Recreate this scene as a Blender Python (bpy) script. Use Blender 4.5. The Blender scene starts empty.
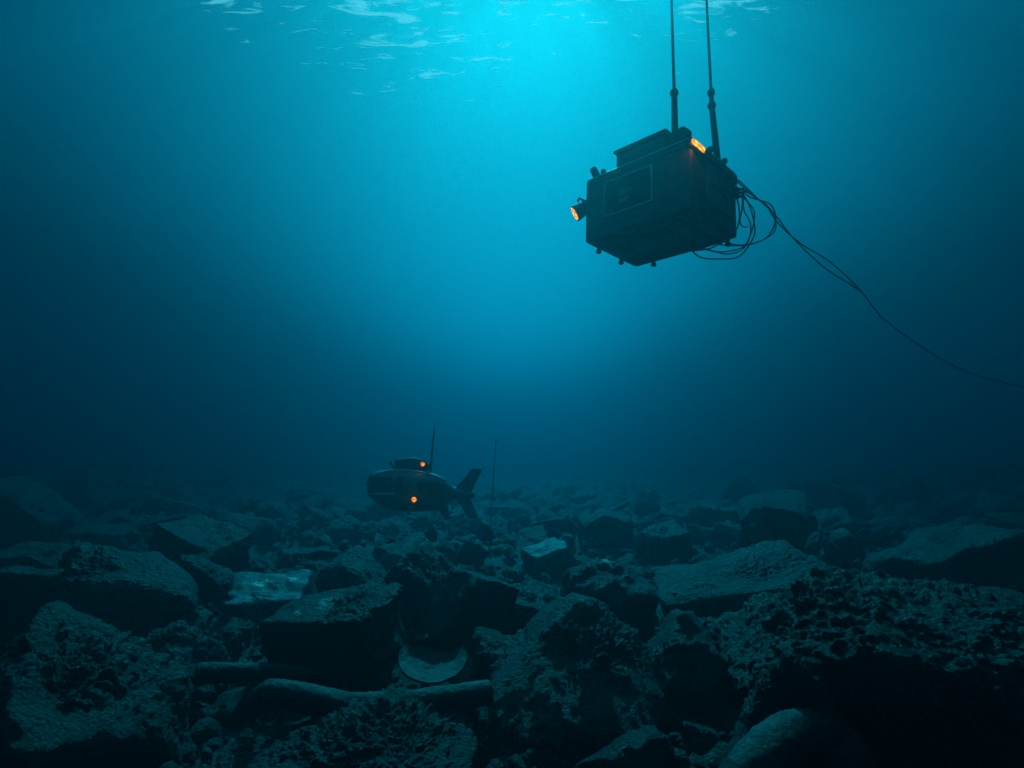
import bpy, bmesh, math, random
import numpy as np
from mathutils import Vector, Matrix, Euler

C = bpy.context.scene.collection
SC = bpy.context.scene

# ---------------------------------------------------------------- camera
F_PX, PITCH, CAM_Z = 620.0, math.atan(71 / 620.0), 2.2
cam_d = bpy.data.cameras.new('camera')
cam = bpy.data.objects.new('camera', cam_d)
C.objects.link(cam)
cam.location = (0, 0, CAM_Z)
cam.rotation_euler = (math.radians(90) + PITCH, 0, 0)
cam_d.sensor_width = 36
cam_d.lens = 36 * F_PX / 1024
cam_d.clip_start = 0.05
cam_d.clip_end = 2000
SC.camera = cam

# ---------------------------------------------------------------- sky, sun, exposure
SUN_EL, SUN_AZ = math.radians(45), math.radians(1.2)
world = bpy.data.worlds.new("World")
SC.world = world
world.use_nodes = True
wn = world.node_tree
wn.nodes.clear()
sky = wn.nodes.new('ShaderNodeTexSky')
sky.sky_type = 'NISHITA'
sky.sun_disc = False
sky.sun_elevation = SUN_EL
sky.sun_rotation = SUN_AZ
bg = wn.nodes.new('ShaderNodeBackground')
bg.inputs['Strength'].default_value = 0.15
wo = wn.nodes.new('ShaderNodeOutputWorld')
wn.links.new(sky.outputs['Color'], bg.inputs['Color'])
wn.links.new(bg.outputs[0], wo.inputs['Surface'])

sun_d = bpy.data.lights.new('sun', 'SUN')
sun_d.energy = 5.0
sun_d.angle = math.radians(0.5)
sun_d.color = (1.0, 0.96, 0.9)
sun = bpy.data.objects.new('sun', sun_d)
C.objects.link(sun)
sdir = Vector((math.sin(SUN_AZ) * math.cos(SUN_EL), math.cos(SUN_AZ) * math.cos(SUN_EL), math.sin(SUN_EL)))
sun.rotation_euler = (-sdir).to_track_quat('-Z', 'Y').to_euler()
sun.location = sdir * 60

SC.view_settings.view_transform = 'Standard'
SC.view_settings.look = 'None'
SC.view_settings.gamma = 1
SC.view_settings.use_curve_mapping = False
SC.view_settings.exposure = -1.3
SC.render.engine = 'CYCLES'
SC.cycles.use_denoising = True
SC.cycles.denoising_input_passes = 'RGB_ALBEDO_NORMAL'
SC.cycles.denoising_prefilter = 'NONE'
SC.cycles.denoising_quality = 'HIGH'
SC.cycles.volume_bounces = 1
SC.cycles.max_bounces = 6
SC.cycles.transparent_max_bounces = 8
SC.cycles.sample_clamp_indirect = 4.0

# ---------------------------------------------------------------- water body
HAZE_DENSITY = 0.04
HAZE_G = 0.81
HAZE_COLOR = (0.004, 0.50, 0.60, 1)
HAZE_ABS = (0.0, 0.12, 0.78, 1)
SURF_Z = 11.2
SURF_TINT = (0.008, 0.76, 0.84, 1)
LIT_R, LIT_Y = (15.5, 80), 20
SURF_TINT_SHADED = (0.001, 0.05, 0.08, 1)  # shading colour put into the sheet, dims the light towards the sides


# ---------------------------------------------------------------- helpers
def tag(o, label=None, cat=None, group=None, kind=None):
    if label: o['label'] = label
    if cat: o['category'] = cat
    if group: o['group'] = group
    if kind: o['kind'] = kind
    return o


def empty(name, loc=(0, 0, 0), rot=(0, 0, 0)):
    o = bpy.data.objects.new(name, None)
    o.empty_display_size = 0.2
    C.objects.link(o)
    o.location = loc
    o.rotation_euler = rot
    return o


def mesh_obj(name, V, Fc, mat, parent=None, smooth=True):
    """V (N,3) float, Fc (M,3 or 4) int arrays"""
    me = bpy.data.meshes.new(name)
    V = np.ascontiguousarray(V, dtype=np.float32)
    Fc = np.ascontiguousarray(Fc, dtype=np.int32)
    n, m, k = len(V), len(Fc), Fc.shape[1]
    me.vertices.add(n)
    me.vertices.foreach_set('co', V.ravel())
    me.loops.add(m * k)
    me.loops.foreach_set('vertex_index', Fc.ravel())
    me.polygons.add(m)
    me.polygons.foreach_set('loop_start', np.arange(0, m * k, k, dtype=np.int32))
    me.polygons.foreach_set('loop_total', np.full(m, k, dtype=np.int32))
    me.polygons.foreach_set('use_smooth', np.full(m, smooth, dtype=bool))
    me.update(calc_edges=True)
    me.materials.append(mat)
    o = bpy.data.objects.new(name, me)
    C.objects.link(o)
    o.parent = parent
    return o


def bm_obj(name, bm, mat, parent=None, smooth=True, angle=35):
    me = bpy.data.meshes.new(name)
    bmesh.ops.recalc_face_normals(bm, faces=bm.faces)
    for f in bm.faces: f.smooth = smooth
    if smooth:
        a = math.radians(angle)
        for e in bm.edges:
            if len(e.link_faces) == 2 and e.calc_face_angle(0) > a:
                e.smooth = False
    bm.to_mesh(me)
    bm.free()
    me.materials.append(mat)
    o = bpy.data.objects.new(name, me)
    C.objects.link(o)
    o.parent = parent
    return o


def add_box(bm, c, s, bev=0.0, rot=None, seg=2):
    r = bmesh.ops.create_cube(bm, size=1.0)
    vs = r['verts']
    M = Matrix.Translation(c) @ (rot.to_matrix().to_4x4() if rot else Matrix.Identity(4)) @ Matrix.Diagonal((*s, 1))
    bmesh.ops.transform(bm, matrix=M, verts=vs)
    if bev > 0:
        es = list({e for v in vs for e in v.link_edges})
        bmesh.ops.bevel(bm, geom=es, offset=bev, segments=seg, affect='EDGES', profile=0.6)


def add_cyl(bm, a, b, r1, r2=None, seg=16):
    a, b = Vector(a), Vector(b)
    r2 = r1 if r2 is None else r2
    d = b - a
    q = d.to_track_quat('Z', 'Y')
    M = Matrix.Translation((a + b) / 2) @ q.to_matrix().to_4x4()
    bmesh.ops.create_cone(bm, cap_ends=True, cap_tris=False, segments=seg, radius1=r1, radius2=r2,
                          depth=d.length, matrix=M)


def add_ball(bm, c, r, s=(1, 1, 1)):
    M = Matrix.Translation(c) @ Matrix.Diagonal((*s, 1))
    bmesh.ops.create_uvsphere(bm, u_segments=16, v_segments=10, radius=r, matrix=M)


def spline(pts, n=10):
    P = np.array(pts, float)
    Q = np.vstack([2 * P[0] - P[1], P, 2 * P[-1] - P[-2]])
    out = []
    for i in range(1, len(Q) - 2):
        for t in np.linspace(0, 1, n, endpoint=False):
            a, b, c, d = Q[i - 1], Q[i], Q[i + 1], Q[i + 2]
            out.append(.5 * ((2 * b) + (-a + c) * t + (2 * a - 5 * b + 4 * c - d) * t ** 2 + (-a + 3 * b - 3 * c + d) * t ** 3))
    out.append(P[-1])
    return np.array(out)


def tube(pts, rad, seg=10, cap=True):
    """pts (N,3), rad scalar or (N,) -> V, F (quads)"""
    P = np.array(pts, float)
    n = len(P)
    R = np.full(n, rad) if np.isscalar(rad) else np.array(rad)
    T = np.gradient(P, axis=0)
    T /= np.linalg.norm(T, axis=1)[:, None]
    up = np.array([0, 0, 1.0]) if abs(T[0][2]) < .9 else np.array([1.0, 0, 0])
    V = []
    nrm = np.cross(T[0], up)
    nrm /= np.linalg.norm(nrm)
    for i in range(n):
        nrm = nrm - T[i] * nrm.dot(T[i])
        nrm /= np.linalg.norm(nrm)
        b = np.cross(T[i], nrm)
        for k in range(seg):
            a = 2 * math.pi * k / seg
            V.append(P[i] + R[i] * (math.cos(a) * nrm + math.sin(a) * b))
    Fq = []
    for i in range(n - 1):
        for k in range(seg):
            k2 = (k + 1) % seg
            Fq.append((i * seg + k, i * seg + k2, (i + 1) * seg + k2, (i + 1) * seg + k))
    if cap:
        V.append(P[0]); V.append(P[-1])
        a, b = len(V) - 2, len(V) - 1
        for k in range(0, seg, 2):
            k1, k2 = (k + 1) % seg, (k + 2) % seg
            Fq.append((a, k2, k1, k))
            o = (n - 1) * seg
            Fq.append((b, o + k, o + k1, o + k2))
    return np.array(V), np.array(Fq)


# vectorised gradient noise
_rs = np.random.RandomState(7)
_G = _rs.normal(size=(256, 3))
_G /= np.linalg.norm(_G, axis=1)[:, None]
_PERM = np.concatenate([_rs.permutation(256)] * 3)


def pn(P):
    I = np.floor(P).astype(np.int64)
    Fr = P - I
    I &= 255
    u = Fr * Fr * Fr * (Fr * (Fr * 6 - 15) + 10)
    res = 0
    for dx in (0, 1):
        for dy in (0, 1):
            for dz in (0, 1):
                h = _PERM[_PERM[_PERM[(I[:, 0] + dx) & 255] + ((I[:, 1] + dy) & 255)] + ((I[:, 2] + dz) & 255)]
                g = _G[h]
                dot = g[:, 0] * (Fr[:, 0] - dx) + g[:, 1] * (Fr[:, 1] - dy) + g[:, 2] * (Fr[:, 2] - dz)
                w = (u[:, 0] if dx else 1 - u[:, 0]) * (u[:, 1] if dy else 1 - u[:, 1]) * (u[:, 2] if dz else 1 - u[:, 2])
                res = res + w * dot
    return res * 1.5


def fbm(P, o=4, gain=.5):
    s, a = 0, 1
    for i in range(o):
        s = s + a * pn(P + 13.7 * i)
        P = P * 2.03
        a *= gain
    return s


def billow(P, o=3, gain=.5):
    """round lumps with sharp creases between them"""
    s, a = 0, 1
    for i in range(o):
        s = s + a * (np.abs(pn(P + 7.3 * i)) * 2 - .5)
        P = P * 2.1
        a *= gain
    return s


# ---------------------------------------------------------------- materials
def new_mat(name):
    m = bpy.data.materials.new(name)
    m.use_nodes = True
    nt = m.node_tree
    b = nt.nodes['Principled BSDF']
    return m, nt, b


def node(nt, t, **kw):
    n = nt.nodes.new(t)
    for k, v in kw.items():
        if k in n.inputs: n.inputs[k].default_value = v
        else: setattr(n, k, v)
    return n


def ramp(nt, fac, stops):
    r = nt.nodes.new('ShaderNodeValToRGB')
    e = r.color_ramp.elements
    while len(e) < len(stops): e.new(0.5)
    for i, (p, c) in enumerate(stops):
        e[i].position = p
        e[i].color = (*c, 1) if len(c) == 3 else c
    nt.links.new(fac, r.inputs[0])
    return r


def math_n(nt, op, a, b=None, clamp=False):
    n = nt.nodes.new('ShaderNodeMath')
    n.operation = op
    n.use_clamp = clamp
    for i, v in enumerate((a, b)):
        if v is None: continue
        if isinstance(v, (int, float)): n.inputs[i].default_value = v
        else: nt.links.new(v, n.inputs[i])
    return n.outputs[0]


def rock_mat(name, lo, hi, silt=0.35, rough=(.38, .66), bump=1.0, patches=()):
    m, nt, b = new_mat(name)
    L = nt.links
    geo = nt.nodes.new('ShaderNodeNewGeometry')
    pos = geo.outputs['Position']

    def noise(scale, detail=6, rgh=.6, dist=0):
        n = node(nt, 'ShaderNodeTexNoise')
        n.inputs['Scale'].default_value = scale
        n.inputs['Detail'].default_value = detail
        n.inputs['Roughness'].default_value = rgh
        n.inputs['Distortion'].default_value = dist
        L.new(pos, n.inputs['Vector'])
        return n.outputs[0]
    n1 = noise(1.7, 8, .65)
    n1 = math_n(nt, 'ADD', math_n(nt, 'MULTIPLY', n1, .45), math_n(nt, 'MULTIPLY', noise(22, 7, .75), .55))
    base = ramp(nt, n1, [(0.38, lo), (0.5, [(a * 2 + c) / 3 for a, c in zip(lo, hi)]), (0.62, hi)])
    oi = nt.nodes.new('ShaderNodeObjectInfo')
    hsv = nt.nodes.new('ShaderNodeHueSaturation')
    vr = nt.nodes.new('ShaderNodeMapRange'); vr.inputs['To Min'].default_value = .6; vr.inputs['To Max'].default_value = 1.45
    L.new(oi.outputs['Random'], vr.inputs['Value']); L.new(vr.outputs[0], hsv.inputs['Value']); L.new(base.outputs[0], hsv.inputs['Color'])
    base = hsv
    # silt settled on faces that look up
    sep = nt.nodes.new('ShaderNodeSeparateXYZ')
    L.new(geo.outputs['Normal'], sep.inputs[0])
    up = math_n(nt, 'MULTIPLY', math_n(nt, 'POWER', math_n(nt, 'MAXIMUM', sep.outputs[2], 0.0), 2.0), silt)
    sn = ramp(nt, noise(6, 8, .7), [(0.42, (0, 0, 0)), (0.62, (1, 1, 1))])
    sfac = math_n(nt, 'MULTIPLY', up, sn.outputs[0], True)
    mix = nt.nodes.new('ShaderNodeMix'); mix.data_type = 'RGBA'
    L.new(sfac, mix.inputs['Factor'])
    L.new(base.outputs[0], mix.inputs['A'])
    mix.inputs['B'].default_value = (.13, .145, .155, 1)
    col = mix.outputs['Result']
    # pale colour in small ragged patches
    for (c, r) in patches:
        vm = nt.nodes.new('ShaderNodeVectorMath'); vm.operation = 'DISTANCE'
        L.new(pos, vm.inputs[0]); vm.inputs[1].default_value = c
        d = math_n(nt, 'DIVIDE', vm.outputs['Value'], r)
        nn = noise(11 / max(r, .15) * .25, 6, .75)
        e = math_n(nt, 'SUBTRACT', math_n(nt, 'MULTIPLY', nn, 2.1), d)
        rr = ramp(nt, e, [(0.28, (0, 0, 0)), (0.5, (1, 1, 1))])
        mx = nt.nodes.new('ShaderNodeMix'); mx.data_type = 'RGBA'
        L.new(rr.outputs[0], mx.inputs['Factor'])
        L.new(col, mx.inputs['A'])
        mx.inputs['B'].default_value = (.8, .8, .74, 1)
        col = mx.outputs['Result']
    L.new(col, b.inputs['Base Color'])
    rg = ramp(nt, noise(9, 5), [(0.3, (rough[0],) * 3), (0.7, (rough[1],) * 3)])
    L.new(rg.outputs[0], b.inputs['Roughness'])
    # relief: pimples + pits + grit
    vo = node(nt, 'ShaderNodeTexVoronoi')
    vo.inputs['Scale'].default_value = 30
    L.new(pos, vo.inputs['Vector'])
    h1 = math_n(nt, 'MULTIPLY', math_n(nt, 'SUBTRACT', 1.0, vo.outputs['Distance']), .5)
    h2 = noise(14, 8, .7)
    h3 = noise(55, 5, .75)
    h4 = noise(34, 4, .6, .4)
    h = math_n(nt, 'ADD', math_n(nt, 'ADD', math_n(nt, 'MULTIPLY', h2, 1.5), h1), math_n(nt, 'ADD', math_n(nt, 'MULTIPLY', h3, .7), math_n(nt, 'MULTIPLY', h4, 1.0)))
    bp = nt.nodes.new('ShaderNodeBump')
    bp.inputs['Strength'].default_value = min(1, .9 * bump)
    bp.inputs['Distance'].default_value = 0.06 * bump
    L.new(h, bp.inputs['Height'])
    L.new(bp.outputs[0], b.inputs['Normal'])
    b.inputs['Specular IOR Level'].default_value = .55
    return m


def paint_mat(name, col, rough=.45, metal=.0, wear=.25, bump=.15, scale=6):
    m, nt, b = new_mat(name)
    L = nt.links
    tc = nt.nodes.new('ShaderNodeTexCoord')
    n = node(nt, 'ShaderNodeTexNoise'); n.inputs['Scale'].default_value = scale; n.inputs['Detail'].default_value = 9
    n.inputs['Roughness'].default_value = .7
    L.new(tc.outputs['Object'], n.inputs['Vector'])
    hi = [min(1, c * (1 + 2.2 * wear) + .03 * wear) for c in col]
    lo = [c * (1 - .5 * wear) for c in col]
    r = ramp(nt, n.outputs[0], [(.35, lo), (.55, col), (.72, hi)])
    L.new(r.outputs[0], b.inputs['Base Color'])
    rr = ramp(nt, n.outputs[0], [(.3, (rough * .8,) * 3), (.7, (min(1, rough * 1.5),) * 3)])
    L.new(rr.outputs[0], b.inputs['Roughness'])
    b.inputs['Metallic'].default_value = metal
    n2 = node(nt, 'ShaderNodeTexNoise'); n2.inputs['Scale'].default_value = 40; n2.inputs['Detail'].default_value = 5
    L.new(tc.outputs['Object'], n2.inputs['Vector'])
    bp = nt.nodes.new('ShaderNodeBump'); bp.inputs['Strength'].default_value = bump; bp.inputs['Distance'].default_value = .01
    L.new(n2.outputs[0], bp.inputs['Height'])
    L.new(bp.outputs[0], b.inputs['Normal'])
    return m


def lamp_mat(name, strength, col=(1.0, .30, .02)):
    m, nt, b = new_mat(name)
    L = nt.links
    tc = nt.nodes.new('ShaderNodeTexCoord')
    v = node(nt, 'ShaderNodeTexVoronoi'); v.inputs['Scale'].default_value = 26
    L.new(tc.outputs['Object'], v.inputs['Vector'])
    r = ramp(nt, v.outputs['Distance'], [(0.05, (1, 1, 1)), (0.6, (.12, .12, .12))])
    b.inputs['Base Color'].default_value = (.6, .25, .05, 1)
    b.inputs['Emission Color'].default_value = (*col, 1)
    s = math_n(nt, 'MULTIPLY', r.outputs[0], strength)
    L.new(s, b.inputs['Emission Strength'])
    return m


M = {}
M['hull'] = paint_mat('dark_hull_paint', (.10, .115, .12), .38, .0, .5, .12, 4)
M['sub_hull'] = paint_mat('grey_hull_paint', (.15, .165, .17), .26, .3, .5, .12, 3)
M['panel'] = paint_mat('panel_paint', (.28, .31, .31), .5, 0, .4, .1, 8)
M['dark'] = paint_mat('black_rubber', (.018, .02, .022), .5, 0, .4, .1, 12)
M['metal'] = paint_mat('worn_metal', (.22, .24, .24), .35, .85, .35, .1, 10)
M['trim'] = paint_mat('bare_trim', (.55, .57, .56), .3, .6, .2, .05, 14)
M['glass'] = paint_mat('smoked_glass', (.012, .018, .022), .12, 0, .3, .0, 3)
M['cable'] = paint_mat('cable_rubber', (.012, .012, .014), .5, 0, .3, .05, 20)
M['lamp'] = lamp_mat('amber_lamp', 17, (1, .27, .002))
M['lamp_small'] = lamp_mat('amber_lamp_small', 16, (1, .19, .002))
M['rod'] = paint_mat('rod_metal', (.05, .055, .06), .5, .3, .3, .05, 10)
M['pipe'] = paint_mat('silted_pipe', (.08, .085, .09), .55, 0, .5, .5, 5)

ROCK_LO, ROCK_HI = (.016, .018, .020), (.075, .085, .098)
M['rock'] = rock_mat('crusted_rock', ROCK_LO, ROCK_HI, .45)
M['rock_dark'] = rock_mat('dark_rock', (.012, .014, .016), (.05, .055, .062), .3)
M['rock_pale'] = rock_mat('pale_slab', (.07, .075, .08), (.17, .18, .19), .6, (.4, .65), .45)
M['plate'] = rock_mat('speckled_plate', (.015, .017, .019), (.04, .043, .048), .03, (.45, .7), .45)
M['seabed'] = rock_mat('seabed_rubble', (.018, .02, .022), (.085, .092, .105), .3)


def obj_patch_mat(basekey, name, patches):
    a = {'rock': (ROCK_LO, ROCK_HI, .45, (.38, .66), 1.0),
         'rock_pale': ((.06, .064, .068), (.15, .16, .17), .6, (.4, .65), .45)}[basekey]
    return rock_mat(name, *a, patches=patches)


# ---------------------------------------------------------------- seabed
def ground_z(x, y):
    x = np.asarray(x, float); y = np.asarray(y, float)
    P = np.stack([x * .16, y * .16, np.zeros_like(x)], -1).reshape(-1, 3)
    h = (.55 * fbm(P, 3)).reshape(x.shape)
    r = np.hypot(x, y)
    h = h * np.clip(r / 14, .25, 1)
    side = np.clip((np.abs(x - 1) - 9) / 16, 0, 1)
    return h - .08 + .9 * side * side * (3 - 2 * side)


def gz(x, y):
    return float(ground_z(np.array([x]), np.array([y]))[0])


def seabed():
    nx, ny = 760, 820
    u = np.linspace(-1, 1, nx)
    xs = np.sinh(u * 4.6) / np.sinh(4.6) * 300
    v = np.linspace(0, 1, ny)
    ys = -60 + np.concatenate([[0], np.cumsum(np.where(v[1:] < .05, 56 / (ny * .05), 1))])[:ny] * 0
    a = np.linspace(-60, 2, 60, endpoint=False)
    b = 2 + (np.exp(np.linspace(0, 5.0, ny - 60)) - 1) / (math.exp(5.0) - 1) * 298
    ys = np.concatenate([a, b])
    X, Y = np.meshgrid(xs, ys)
    Z = ground_z(X, Y)
    P = np.stack([X.ravel(), Y.ravel(), Z.ravel()], -1)
    r = np.hypot(P[:, 0], P[:, 1])
    near = np.clip(1.6 - r / 30, 0, 1)
    far = np.clip((r - 12) / 15, 0, 1)
    rough = (.14 + .30 * far) * billow(P * .7, 2) + far * .3 * billow(P * .33 + 4, 2) + .10 * billow(P * 1.9 + 5, 3) + near * .05 * billow(P * 5 + 9, 2) + near * .02 * billow(P * 14, 2)
    P[:, 2] += rough
    idx = np.arange(nx * ny).reshape(ny, nx)
    Fq = np.stack([idx[:-1, :-1], idx[:-1, 1:], idx[1:, 1:], idx[1:, :-1]], -1).reshape(-1, 4)
    tag(mesh_obj('seabed', P, Fq, M['seabed']), kind='structure')


seabed()


# ---------------------------------------------------------------- water surface (wavy sheet seen from below) and the water under it
def water_surface():
    m = bpy.data.materials.new('water_surface')
    m.use_nodes = True
    nt = m.node_tree
    nt.nodes.clear()
    L = nt.links
    out = nt.nodes.new('ShaderNodeOutputMaterial')
    geo = nt.nodes.new('ShaderNodeNewGeometry')
    mp = nt.nodes.new('ShaderNodeMapping')
    mp.inputs['Rotation'].default_value = (0, 0, math.radians(28))
    mp.inputs['Scale'].default_value = (.55, 1.5, 1)
    L.new(geo.outputs['Position'], mp.inputs['Vector'])
    n = node(nt, 'ShaderNodeTexNoise'); n.inputs['Scale'].default_value = 2.1; n.inputs['Detail'].default_value = 7
    n.inputs['Roughness'].default_value = .62; n.inputs['Distortion'].default_value = .9
    L.new(mp.outputs[0], n.inputs['Vector'])
    n2 = node(nt, 'ShaderNodeTexNoise'); n2.inputs['Scale'].default_value = .22; n2.inputs['Detail'].default_value = 2
    L.new(geo.outputs['Position'], n2.inputs['Vector'])
    s = math_n(nt, 'ADD', math_n(nt, 'MULTIPLY', n.outputs[0], .75), math_n(nt, 'MULTIPLY', n2.outputs[0], .30))
    # flecks: sky shimmer painted on as translucent spots, gathered in one patch
    sp = nt.nodes.new('ShaderNodeSeparateXYZ')
    L.new(geo.outputs['Position'], sp.inputs[0])
    # shade is painted into the tint outside one broad ellipse to darken the sides
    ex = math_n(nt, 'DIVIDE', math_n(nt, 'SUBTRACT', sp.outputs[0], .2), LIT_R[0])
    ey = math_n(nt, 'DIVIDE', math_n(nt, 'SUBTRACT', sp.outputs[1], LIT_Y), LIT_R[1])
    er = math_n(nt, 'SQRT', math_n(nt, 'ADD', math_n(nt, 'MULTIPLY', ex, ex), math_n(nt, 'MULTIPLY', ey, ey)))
    side_shade = math_n(nt, 'SUBTRACT', 1.0, math_n(nt, 'EXPONENT', math_n(nt, 'MULTIPLY', math_n(nt, 'MULTIPLY', er, er), -2.0)))
    px_ = math_n(nt, 'DIVIDE', math_n(nt, 'SUBTRACT', sp.outputs[0], .0), 6.5)
    py_ = math_n(nt, 'DIVIDE', math_n(nt, 'SUBTRACT', sp.outputs[1], 7.0), 6.0)
    rr_ = math_n(nt, 'ADD', math_n(nt, 'MULTIPLY', px_, px_), math_n(nt, 'MULTIPLY', py_, py_))
    s = math_n(nt, 'SUBTRACT', s, math_n(nt, 'MULTIPLY', math_n(nt, 'MAXIMUM', math_n(nt, 'SUBTRACT', rr_, .35), 0.0), .11))
    r = ramp(nt, s, [(.495, (0, 0, 0)), (.565, (1, 1, 1))])
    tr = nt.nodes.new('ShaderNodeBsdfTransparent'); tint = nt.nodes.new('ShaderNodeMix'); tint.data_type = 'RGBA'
    tint.inputs['A'].default_value = SURF_TINT; tint.inputs['B'].default_value = SURF_TINT_SHADED
    L.new(side_shade, tint.inputs['Factor']); L.new(tint.outputs['Result'], tr.inputs[0])
    tl = nt.nodes.new('ShaderNodeBsdfTranslucent'); tl.inputs[0].default_value = (.16, .97, 1, 1)
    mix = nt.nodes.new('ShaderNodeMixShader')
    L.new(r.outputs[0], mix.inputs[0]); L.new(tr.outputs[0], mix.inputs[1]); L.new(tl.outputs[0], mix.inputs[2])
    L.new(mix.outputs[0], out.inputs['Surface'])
    nx = ny = 420
    u = np.linspace(-1, 1, nx)
    xs = np.sinh(u * 3.2) / np.sinh(3.2) * 330
    ys = np.sinh(u * 3.2) / np.sinh(3.2) * 330 + 18
    X, Y = np.meshgrid(xs, ys)
    P = np.stack([X.ravel(), Y.ravel(), np.zeros(nx * ny)], -1)
    P[:, 2] = SURF_Z + .10 * fbm(P * np.array([.25, .5, 1]), 3)
    idx = np.arange(nx * ny).reshape(ny, nx)
    Fq = np.stack([idx[:-1, :-1], idx[:-1, 1:], idx[1:, 1:], idx[1:, :-1]], -1).reshape(-1, 4)
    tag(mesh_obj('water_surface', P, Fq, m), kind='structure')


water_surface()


def haze():
    m = bpy.data.materials.new('haze')
    m.use_nodes = True
    nt = m.node_tree
    nt.nodes.clear()
    out = nt.nodes.new('ShaderNodeOutputMaterial')
    v = nt.nodes.new('ShaderNodeVolumePrincipled')
    v.inputs['Color'].default_value = HAZE_COLOR
    v.inputs['Density'].default_value = HAZE_DENSITY
    v.inputs['Anisotropy'].default_value = HAZE_G
    v.inputs['Absorption Color'].default_value = HAZE_ABS
    nt.links.new(v.outputs[0], out.inputs['Volume'])
    m.cycles.homogeneous_volume = True
    bm = bmesh.new()
    z0, z1 = -4.0, SURF_Z - .35
    add_box(bm, (0, 0, (z0 + z1) / 2), (640, 640, z1 - z0))
    tag(bm_obj('haze', bm, m, smooth=False), kind='stuff')


haze()


# ---------------------------------------------------------------- rocks
_ico = {}


def ico(n):
    if n not in _ico:
        bm = bmesh.new()
        bmesh.ops.create_icosphere(bm, subdivisions=n, radius=1)
        V = np.array([v.co[:] for v in bm.verts])
        Fc = np.array([[v.index for v in f.verts] for f in bm.faces])
        bm.free()
        V /= np.linalg.norm(V, axis=1)[:, None]
        _ico[n] = (V, Fc)
    return _ico[n]


def rot(rx, ry, rz):
    return np.array(Euler((math.radians(rx), math.radians(ry), math.radians(rz))).to_matrix())


def rock_verts(size, seed, style='block', r=(0, 0, 0), sub=6, crust=1.0, cuts=6):
    """size = final bounding box (w,d,h) in metres, centred on 0. Returns V, F."""
    rs = np.random.RandomState(seed)
    D, Fc = ico(sub)
    Nn, Of = [], []
    if style in ('block', 'slab', 'crusty'):
        j = {'block': .10, 'slab': .08, 'crusty': .22}[style]
        for ax in range(3):
            for s in (-1, 1):
                v = rs.normal(size=3) * j
                v[ax] += s
                Nn.append(v / np.linalg.norm(v)); Of.append(rs.uniform(.85, 1.0))
        for _ in range(cuts):
            v = rs.normal(size=3)
            v /= np.linalg.norm(v)
            Nn.append(v); Of.append(rs.uniform(1.0, 1.3))
        p = {'block': 26, 'slab': 30, 'crusty': 12}[style]
    elif style == 'wedge':
        for v, o in (((0, 0, -1), .8), ((.75, 0, .66), .62), ((-.85, .1, .5), .75), ((0, -1, .1), .9), ((0, 1, .2), .9), ((-.2, -.5, .8), .95)):
            v = np.array(v) + rs.normal(size=3) * .08
            Nn.append(v / np.linalg.norm(v)); Of.append(o)
        for _ in range(cuts):
            v = rs.normal(size=3); v /= np.linalg.norm(v)
            Nn.append(v); Of.append(rs.uniform(.95, 1.25))
        p = 24
    elif style == 'mound':
        for v, o in (((0, .15, 1), .80), ((-.1, -.62, .78), .58), ((-.60, -.15, .79), .60), ((.70, -.2, .68), .58), ((0, .8, .6), .8),
                     ((-1, 0, .1), .97), ((1, 0, .1), .97), ((0, -1, .05), 1), ((0, 1, 0), 1), ((0, 0, -1), .9)):
            v = np.array(v) + rs.normal(size=3) * .10
            Nn.append(v / np.linalg.norm(v)); Of.append(o * rs.uniform(.94, 1.06))
        for _ in range(cuts):
            v = rs.normal(size=3); v /= np.linalg.norm(v)
            Nn.append(v); Of.append(rs.uniform(.85, 1.15))
        p = 18
    else:  # round
        for _ in range(16):
            v = rs.normal(size=3); v /= np.linalg.norm(v)
            Nn.append(v); Of.append(rs.uniform(.85, 1.15))
        p = 9
    Nn, Of = np.array(Nn), np.array(Of)
    q = np.maximum(D @ Nn.T, 1e-6) / Of
    rad = (q ** p).sum(1) ** (-1 / p)
    V = D * rad[:, None]
    size = np.array(size, float)
    R = rot(*r)
    V = V * (size / size.max())
    V = V @ R.T
    so = rs.uniform(0, 90, 3)
    V += D * (.07 * fbm(V * 1.6 + so, 3))[:, None]
    lo, hi = V.min(0), V.max(0)
    V = (V - (lo + hi) / 2) / (hi - lo) * size
    # layered crust: lumps with creases, eaten away in places
    N = V / np.maximum(np.linalg.norm(V / size, axis=1)[:, None], 1e-6) / size
    N /= np.linalg.norm(N, axis=1)[:, None]
    W = V + so
    S = float(np.clip(size.max(), .3, 2.2))
    eat = np.clip(pn(W * 1.3 / S * 1.4 + 31) * 2.2 + .55, 0.12, 1)
    d = .045 * S * fbm(W * 2.2 / S, 3) + crust * eat * (
        .030 * billow(W * 4.5, 2) + .026 * billow(W * 9, 2) + .016 * billow(W * 20 + 3, 2) + .007 * billow(W * 44, 1))
    pits = np.clip(pn(W * 9 + 50) - .28, 0, 1)
    d -= crust * .035 * pits
    V = V + N * d[:, None]
    return V, Fc


def ray_dir(px, py):
    a, b = (px - 512) / F_PX, -(py - 384) / F_PX
    c, s = math.cos(PITCH), math.sin(PITCH)
    return np.array([a, c - b * s, s + b * c])


def on_ground(px, py):
    """where on the seabed the rock stands: walk out along the view line to the ground height"""
    r = ray_dir(px, py)
    t = .5
    while t < 60:
        p = np.array([0, 0, CAM_Z]) + r * t
        if p[2] <= gz(p[0], p[1]): break
        t += .05
    return p, t


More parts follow.
